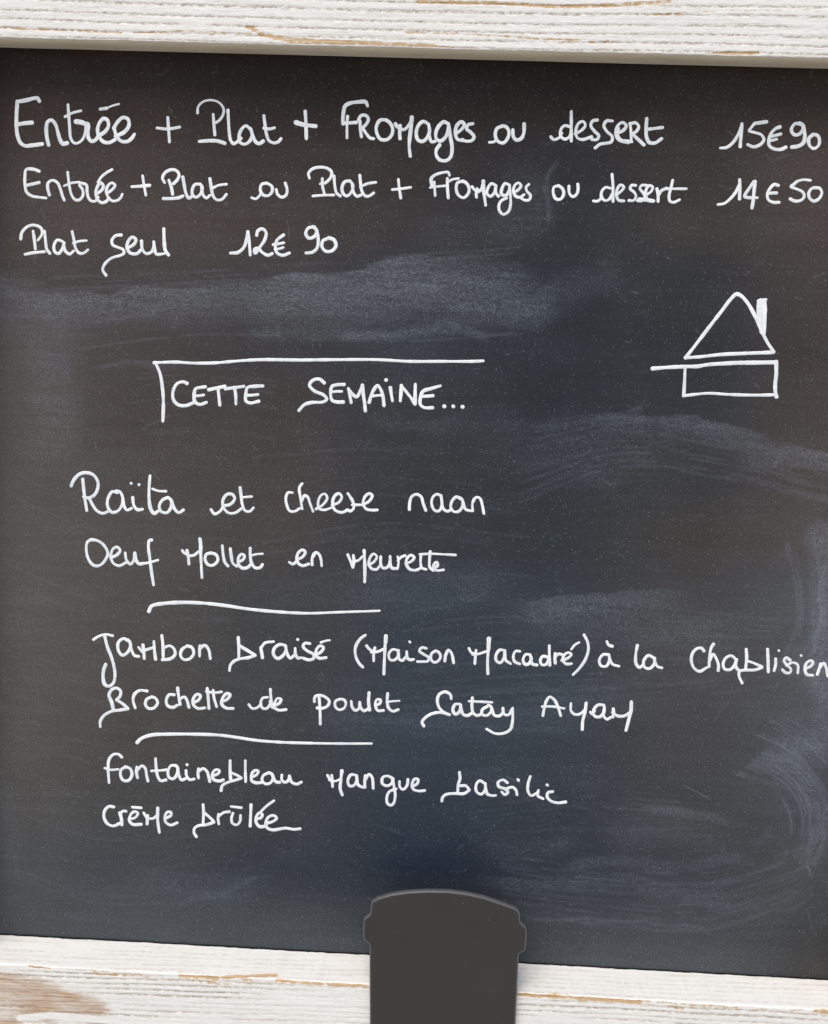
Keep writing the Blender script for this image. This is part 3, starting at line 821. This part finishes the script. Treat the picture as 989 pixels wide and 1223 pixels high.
# --- the house
HS = line('line drawing of a house with a pointed roof', 'house_drawing')
HW = (760,330,s5)
word(HS, HW, 4.7, "290,482 350,405 430,300 500,210 560,132 592,105 622,118 662,165 708,250 748,340 780,400 812,446; 290,481 380,475 500,462 650,455 810,449", 'roof triangle', 'drawn_roof')
word(HS, HW, 4.7, "w1.1 95,545 200,537 300,533 360,532 420,522 520,515 600,511 700,510 820,508", 'long eave line', 'drawn_line')
word(HS, HW, 4.4, "288,540 285,620 280,706; w.9 280,706 350,697 430,691 550,698 700,702 820,700; w1.2 826,505 826,580 820,640 822,690 828,712", 'box under the roof', 'drawn_wall')
word(HS, HW, 4.6, "720,146 720,190 722,240; w1.3 735,142 738,220 742,330; w1.1 756,140 760,200 756,280 752,338; w1.2 728,150 730,240 738,300; 722,146 764,138; w1.2 745,150 750,240 750,320", 'filled chimney', 'drawn_chimney')

# --- starters
L = line('first starter line')
word(L, (70,550,s5), 4.0, """w1.1 75,150 90,115 125,80 165,72 205,85 232,125 230,170 210,205 178,222; 143,110 150,180 158,240 167,295; 148,215 180,225 200,260 225,295 260,312 300,298; 347,190 318,184 292,225 290,270 315,306 350,298 375,262 378,215 362,185 342,178; 380,220 388,270 405,293 430,283; 438,218 445,265 465,290 495,288; w.9 428,134 430,136; w.9 474,142 476,144; w1.15 540,92 535,160 535,230 545,288 565,312 590,298; w.85 555,168 590,180 635,182; 640,220 612,235 595,270 605,300 640,308 665,275 665,235 645,218; 668,240 685,285 710,308 738,292""", 'Raïta')
word(L, (240,550,s5), 3.9, "60,290 80,315 110,303 132,272; 130,268 175,258 200,225 185,200 155,200 130,235 135,280 165,310 205,308 238,285; 232,160 238,210 245,260 262,297 290,300 310,280; w.85 243,218 270,215 300,213", 'et')
word(L, (240,550,s5), 3.8, """540,190 515,190 502,220 508,265 525,298 555,300 583,283; 598,137 582,160 587,215 598,285; 597,240 612,207 630,215 645,255 662,300; w.9 680,287 720,262 746,222 732,197 708,208 692,250 700,285 730,292 768,280; 775,264 815,247 832,215 815,195 790,210 778,250 790,290 830,307 868,292; 868,195 885,220 900,250 902,282 885,298 862,292; 895,262 940,262; 952,262 992,242 1012,208 997,195 972,210 958,250 975,285 1008,293 1042,292""", 'cheese')
word(L, (400,550,s5), 3.8, """440,290 442,250 455,212 485,200 510,215 522,255 537,295; 628,208 600,200 577,220 572,260 590,295 615,298 632,262 628,212; 630,235 640,285 665,300 690,288; 745,228 718,215 692,240 685,280 705,303 735,298 755,265 752,232 738,220; 758,245 772,288 805,298; w.85 815,298 812,260 820,228; 815,245 835,217 858,225 872,270 880,313""", 'naan')
L = line('second starter line')
word(L, (90,620,s5), 4.0, """95,122 72,135 65,180 80,240 110,273 145,273 178,240 192,200 165,150 125,125 90,121; 210,228 245,212 265,185 247,165 224,175 210,218 225,260 260,275 297,258; 295,200 302,240 325,266 345,245 350,200; 352,200 360,245 378,265 400,262; 452,124 437,127 432,160 440,230 450,310 462,388; w.85 385,264 430,258 488,242""", 'Oeuf')
word(L, (210,620,s5), 4.0, """w.9 38,185 50,200 75,213; 66,185 73,215 78,265; w.9 72,218 108,213 135,192; w1.3 143,118 147,150 147,190; 147,190 150,260 155,345; 210,200 182,207 173,235 190,268 220,272 248,245 240,212 212,200; 275,158 280,210 290,255 308,277; 322,175 328,220 338,262 360,278; 368,255 400,237 405,214 387,208 370,230 372,270 395,290 425,285 443,268; 440,172 440,215 448,260 470,288 500,285 512,268; w.85 445,215 480,207 512,205""", 'Mollet')
word(L, (210,620,s5), 3.9, "672,255 690,266 715,250; 713,242 750,222 765,195 752,182 727,195 715,230 725,262 750,275 785,265; 805,270 806,230 815,205; 808,225 828,197 845,207 857,235 862,275", 'en')
word(L, (380,620,s5), 3.9, """175,210 190,245 205,285; 205,285 212,250 208,215; w.9 208,248 235,245 262,222; w1.1 272,185 275,250 276,300 275,370; w.9 298,272 330,252 347,222 328,205 308,225 300,262 315,292 345,297 368,272; 370,222 370,265 385,290 412,282 425,250 425,220; 425,250 435,288 465,292; w.9 470,292 475,250 470,222; 472,245 490,225 514,215; 518,262 550,250 568,227 550,213 528,228 520,262 540,295 575,302 605,290; 608,208 605,250 612,287 637,297; 662,192 658,240 660,285 680,303; w.85 600,208 670,205 740,208 812,212; 680,290 706,275 702,255 687,263 682,290 700,303 740,300""", 'Meurette')

R_ = line('curved rule under the starters', 'divider_line')
word(R_, (160,690,3.09), 4.4, "55,125 65,105 110,95 180,91 260,94 340,103 420,115 520,125 640,131 760,127 905,122", None, 'ruled_line', True)

# --- mains
L = line('first main course line')
word(L, (100,740,s5), 4.1, """w.9 58,118 90,98 130,88 172,95; w1.15 125,100 140,160 160,210 178,270 185,330 175,375 150,393 125,383 115,340 118,300 130,265; 265,125 235,112 205,135 205,180 228,210 258,195 278,150 264,120; 272,130 285,185 300,212 325,218; w.9 325,165 345,190; 350,150 355,190 358,230; w.9 350,185 390,172 412,165; 415,130 418,180 425,235; w1.05 462,95 468,150 470,228; 475,165 510,155 535,175 540,205 515,230 465,237; 612,155 582,175 572,210 590,235 625,232 650,200 640,165 610,155; 685,215 685,180 688,155; 688,170 715,152 738,178 748,230""", 'Jambon')
word(L, (260,740,s5), 4.1, """122,105 125,160 125,225; 130,155 180,185 222,210; 222,212 180,225 130,232 95,247 75,270 70,300; w1.1 265,225 260,195 255,165; w.95 255,170 280,138 330,130; 400,152 367,147 335,170 330,205 355,230 385,213 403,180 402,155; 402,165 412,205 430,228 450,213; 458,170 460,205 475,228 490,225; w.9 472,117 474,119; 545,142 515,140 505,160 530,185 565,205 568,228 540,238 505,228; 578,208 610,192 625,165 605,155 585,175 580,210 600,228 640,225; w.8 610,135 640,125 662,122""", 'braisé')
word(L, (410,740,s5), 3.9, """w1.05 130,92 100,115 72,165 75,220 95,260 115,280; 138,155 155,175 178,187; 187,167 180,200 180,243; w.9 165,192 200,190 238,175; w1.3 252,97 250,135; 248,140 244,220 240,322; 322,182 292,177 270,202 275,235 300,240 325,215 325,182; 325,200 332,235 350,242 365,225; 375,190 378,225 395,238 415,235; 392,131 394,133; 490,170 465,165 450,185 475,205 505,225 500,245 470,248 438,248; 545,185 522,200 518,232 535,252 560,245 575,215 560,190 547,185; 600,245 605,210 622,180 640,200 652,255""", '(Maison')
word(L, (550,740,s5), 3.9, """50,170 65,195 88,200; 92,182 88,220 85,260; w.9 72,207 110,202 152,188; w1.4 168,112 165,180; 164,180 160,250 162,320; 262,182 232,180 210,210 212,243 235,255 258,225 262,188; 262,200 268,240 295,260; 350,187 325,187 312,217 320,248 350,262; 408,207 386,205 370,235 380,263 405,260 418,230 410,207; 415,225 425,262 452,268; 515,222 487,217 472,240 480,266 505,265 522,235; 525,155 525,210 528,270; 560,200 558,230 560,258; 562,220 580,203 600,207; 598,240 635,227 655,205 635,195 612,210 605,240 625,262 655,260; w.85 655,175 675,150 700,135; 730,90 750,130 755,180 735,240 700,290 665,325""", 'Macadré)')
word(L, (550,740,s5), 4.0, "875,207 842,207 820,240 830,272 860,275 880,242 877,208; 880,225 897,262 935,275; 865,130 875,150 897,158", 'à')
word(L, (680,740,s5), 4.0, "402,152 392,210 395,262 415,283 437,265; 500,227 467,212 440,242 442,278 470,290 500,265 505,228; 502,245 522,278 546,285", 'la')
word(L, (809,740,5.494), 4.0, """175,207 160,188 130,190 100,220 92,270 110,318 145,340 193,315; 238,160 222,185 212,240 208,308; 212,268 235,227 255,255 270,300 268,335; 385,262 355,237 320,250 300,290 312,325 345,328 375,300 388,262; 385,275 385,312 405,335; 452,195 455,250 448,322; w.95 455,270 500,285 555,310; 555,315 510,330 440,332 408,340 405,370 425,416; w1.05 592,195 595,260 597,343; 645,257 645,295 635,335; w.85 665,203 667,205; 740,267 715,250 700,267 715,295 745,325 738,348 710,348 690,330; w.95 715,300 760,282 790,298 790,350; w.85 811,235 813,237; 843,322 880,302 890,277 870,270 845,290 838,330 850,360 888,366; 918,360 930,325 940,290; 932,320 960,287 975,310 985,370""", 'Chablisien')
L = line('second main course line')
word(L, (100,800,s5), 4.1, """w1.1 175,232 165,190 150,150 165,118 195,108 218,125 215,155 195,178; 195,178 230,200 262,228; w.95 262,230 210,238 165,245 120,270 98,305 98,335; w.95 305,225 292,180 300,145 330,122 375,125; 400,160 372,175 365,205 385,228 415,225 437,195 425,168 402,159; 535,147 505,147 488,180 495,210 525,222 555,208; 555,107 560,150 570,205; 568,172 595,160 610,180 622,222; 648,195 680,177 690,152 670,145 650,165 648,205 675,228 715,225; 730,110 735,160 740,228; 765,122 770,165 785,216; w.85 725,128 770,135 815,130; 813,190 850,172 865,147 845,140 822,165 815,200 840,225 882,228""", 'Brochette')
word(L, (270,800,s5), 3.8, "135,205 155,228 185,223 207,200; 245,162 217,167 205,195 215,225 240,228 260,205; 262,115 265,160 272,218; 285,212 315,197 325,175 305,168 290,190 285,220 310,238 355,235; w1.1 262,185 268,215 285,225", 'de')
word(L, (270,800,s5), 3.9, """522,188 525,160 550,150 585,160 610,185 600,213 570,227 538,225; 550,165 555,230 557,320; 672,173 647,185 645,215 665,235 695,228 708,200 697,177 670,173; 740,187 745,220 765,240 785,228 790,192; 790,192 797,225 815,242 840,230; 845,135 842,190 848,238; 883,212 910,197 912,177 890,177 882,205 895,240 930,240; 955,140 952,185 960,225 985,245 1017,235; w.85 950,190 990,185 1023,183""", 'poulet')
word(L, (450,800,s5), 4.0, """440,170 435,147 405,130 370,145 358,180 370,225 400,252 430,265; 430,265 380,252 330,258 290,280 268,308 278,332; 490,202 462,205 450,240 465,262 490,245 497,208; 497,225 510,262 535,270 560,257; 565,165 562,210 568,250 592,270 620,260; w.85 545,185 610,188 680,192; 652,217 624,235 622,262 650,270 675,245 675,217 658,210; 678,225 695,268 725,272 745,255; 745,227 752,262 780,265 798,235; 803,227 802,300 790,350 755,373 700,376 650,350""", 'Satay')
word(L, (600,800,s5), 4.0, """240,270 248,225 262,180 280,160 305,175 325,210 345,270; w.85 235,217 300,217 365,228; 405,200 405,240 425,262 460,260 487,238; w1.1 495,197 488,250 475,300 472,352; w.9 520,250 532,262 545,240; 598,208 565,208 538,240 545,273 575,278 600,250 602,215; 600,235 600,275 618,292 642,280; w.95 655,230 658,255 652,280; 650,252 680,272 720,272 750,255; w1.15 762,190 760,240 750,280; 750,280 740,320 730,358""", 'Ayam')
R_ = line('curved rule under the main courses', 'divider_line')
word(R_, (0,0,1), 4.2, "163.7,887 168.8,882 181,877.8 201,876.8 231.4,876.8 261.8,877.9 282,880.5 306.4,884.2 336.7,886.5 371,887.5 401.5,888 443.5,888", None, 'ruled_line', True)

# --- desserts
L = line('first dessert line')
word(L, (100,890,s5), 4.0, """w1.05 225,70 205,53 175,55 150,85 145,140 150,220; w.85 125,135 160,145 205,142; 250,128 222,145 218,180 235,208 265,208 285,175 275,140 247,127; 318,192 312,160 315,130; 315,150 345,122 365,140 372,180 380,212; 425,80 428,130 438,185 455,210 487,205; w.85 400,152 440,150 490,145; 547,122 517,120 498,155 505,190 530,198 552,170 555,132 543,119; 556,135 562,175 578,205 600,198; 605,150 608,180 625,203 652,200; w.9 610,114 612,116; 678,193 675,165 678,140; 680,155 705,138 728,155 738,185 745,215; 762,182 795,167 802,150 780,145 762,165 765,200 800,212 825,205; 865,92 865,150 868,200; 870,162 905,177 930,192; w1.05 930,195 890,208 850,220 818,240 812,268; 955,92 955,150 957,215""", 'Fontaineb')
word(L, (220,890,s5), 4.0, "398,190 430,173 438,152 417,150 400,170 400,210 425,222 458,220; 495,165 470,177 460,205 480,228 510,222 525,195 518,170 498,162; 525,185 540,215 565,220; 577,177 577,205 595,220 618,205 622,182; 622,185 635,218 665,230 692,218", 'leau')
word(L, (370,890,s5), 3.8, """105,178 115,195 122,210; 130,178 133,210 135,245; w.9 115,205 150,212 182,200; w1.1 190,150 183,210 180,258 192,293; 275,177 243,175 225,210 235,240 260,238 278,210 277,180; 278,195 287,235 312,248; 325,250 325,215 328,180; 328,205 350,172 368,190 375,255; 490,197 460,182 432,190 428,225 455,240 485,225 492,197; 492,200 498,245 505,300 495,343 480,355 460,345 455,310 470,275 510,258; 530,215 532,245 550,262 575,237 580,202; 603,245 635,227 640,202 620,200 605,230 612,260 640,270 678,268""", 'Mangue')
word(L, (510,890,s5), 3.9, """192,160 195,200 185,230 182,275; 192,240 230,240 250,262; 250,265 220,285 160,285 110,292 92,310 88,330; 335,222 312,210 292,230 292,273 320,290 343,265 345,227; 345,245 357,288 385,298 405,297; 475,222 450,205 420,220 425,245 460,258 478,278 460,292 442,277; 468,258 505,248 525,265 532,292; w1.05 537,203 541,208; 610,185 597,230 597,273 615,298 640,288 655,275; 658,267 655,298 685,316; w1.05 709,234 711,236; 742,274 715,280 710,305 730,328 770,340 820,335""", 'basilic')
L = line('second dessert line')
word(L, (100,890,s5), 4.0, """178,365 150,362 125,385 120,425 140,463 175,477 213,462; w1.1 213,400 222,430 226,470; 218,405 230,390 250,390; 268,437 305,427 320,402 300,392 278,410 270,445 290,467 340,467; w.9 288,366 340,370; w.9 355,400 370,425; 378,415 375,465; w.9 372,432 410,432 432,415; w1.15 438,372 436,430; 436,430 440,470 447,515; 483,432 515,415 515,397 495,395 480,420 485,455 515,472 552,458""", 'Crème')
word(L, (220,890,s5), 4.0, """112,352 115,400 112,460; 120,400 150,425 175,450; w1.05 175,455 130,470 85,475 62,490 58,515 72,540; w.95 205,465 200,430 203,408; 203,420 235,397 267,393; w.9 278,362 338,369; 288,402 280,430 285,460 310,470 330,450 333,415; w1.05 395,352 393,410 390,478; 428,437 455,427 462,410 445,400 428,420 425,455 445,480 475,480; w.9 455,390 490,357 530,328; 485,462 525,450 547,430 527,415 498,425 483,455 490,487 520,500 600,490 650,497 685,493""", 'brûlée')

# ------------------------------------------------------------------ the black plate over the bottom rail
clip = thing('black_plate', 'black plastic plate with notched sides and arched top standing before bottom rail', 'plate')
sc = 3.804
prof_px = [(162,760),(161,600),(160,440),(160,330),(156,318),(146,308),(134,297),(131,285),(131,240),(134,208),(142,199),(156,190),(162,180),(165,160),(166,140),(170,128),
 (200,112),(260,95),(330,85),(420,80),(520,82),(600,92),(680,110),(760,137),(815,157),(832,168),(838,180),(840,215),(846,225),(862,238),(869,250),(870,275),(867,325),(862,345),(850,354),(836,362),(833,372),(831,420),(826,520),(821,620),(815,760),
 (811,860),(800,884),(770,892),(600,896),(380,896),(208,892),(176,884),(165,860)]
YB = -(DEP + 0.0016)
TH = 0.0030
pts = np.array([unproj(400 + a / sc, 1040 + b / sc, YB) for a, b in prof_px])[:, [0, 2]]
def inset(p, d):
    n = len(p); o_ = []
    for i in range(n):
        e1 = p[i] - p[i - 1]; e2 = p[(i + 1) % n] - p[i]
        n1 = np.array([e1[1], -e1[0]]); n1 /= np.linalg.norm(n1)
        n2 = np.array([e2[1], -e2[0]]); n2 /= np.linalg.norm(n2)
        m = n1 + n2; m /= max(np.linalg.norm(m), 1e-6)
        o_.append(p[i] + m * d / max(.6, float(np.dot(m, n1))))
    return np.array(o_)
area = 0.5 * np.sum(pts[:, 0] * np.roll(pts[:, 1], -1) - np.roll(pts[:, 0], -1) * pts[:, 1])
sg = 1.0 if area < 0 else -1.0       # inset() moves inwards for clockwise outlines
loops = []
for (ins_, dep_) in ((0.0003, 0.0), (0.0, 0.0003), (0.0, TH - 0.0006), (0.00018, TH - 0.00018), (0.0006, TH)):
    q = inset(pts, sg * ins_)
    loops.append([(a, YB - dep_, b) for a, b in q])
n = len(pts)
verts = [v for l in loops for v in l]
faces = []
for k in range(len(loops) - 1):
    for i in range(n):
        j = (i + 1) % n
        faces.append((k * n + i, k * n + j, (k + 1) * n + j, (k + 1) * n + i))
nrim = len(faces)
faces.append(tuple(range((len(loops) - 1) * n, len(loops) * n)))
faces.append(tuple(range(n))[::-1])
import bmesh
def fix(o):
    bm = bmesh.new(); bm.from_mesh(o.data); bmesh.ops.recalc_face_normals(bm, faces=bm.faces); bm.to_mesh(o.data); bm.free()
fix(mesh_obj('plate_body', verts, faces, M_PLASTIC, clip, False))
# plate edge, its sky reflection painted paler: a thin band round the outline, a hair proud of the body
rim = []
for (ins_, dep_) in ((0.0004, -0.0002), (-0.00012, 0.0002), (-0.00012, TH - 0.0006), (0.00008, TH - 0.0001), (0.0005, TH + 0.00008), (0.0008, TH + 0.00002)):
    q = inset(pts, sg * ins_)
    rim += [(a, YB - dep_, b) for a, b in q]
rf = []
for k_ in range(5):
    for i in range(n):
        j = (i + 1) % n
        rf.append((k_ * n + i, k_ * n + j, (k_ + 1) * n + j, (k_ + 1) * n + i))
eo = mesh_obj('plate_edge_sheen', rim, rf, M_EDGE, clip, True)
eo['label'] = 'edge of the plate with its sky sheen painted paler grey'
fix(eo)

# ------------------------------------------------------------------ unseen pavement added below the board to bounce light onto the undersides
def mat_bounce_ground():
    k = NT("pale_bounce_ground")
    co = k.coord()
    c = k.mix(k.noise(co, 3, 5, 0.6), (0.40, 0.37, 0.32, 1), (0.50, 0.46, 0.40, 1))
    return k.done(c, 0.85, k.bump(k.noise(co, 200, 3, 0.6), 0.002, 0.5), 0.3)
gr = mesh_obj('bounce_ground', [(-60, -60, -0.75), (60, -60, -0.75), (60, 60, -0.75), (-60, 60, -0.75)], [(0, 1, 2, 3)], mat_bounce_ground(), None, False)
gr['kind'] = 'structure'
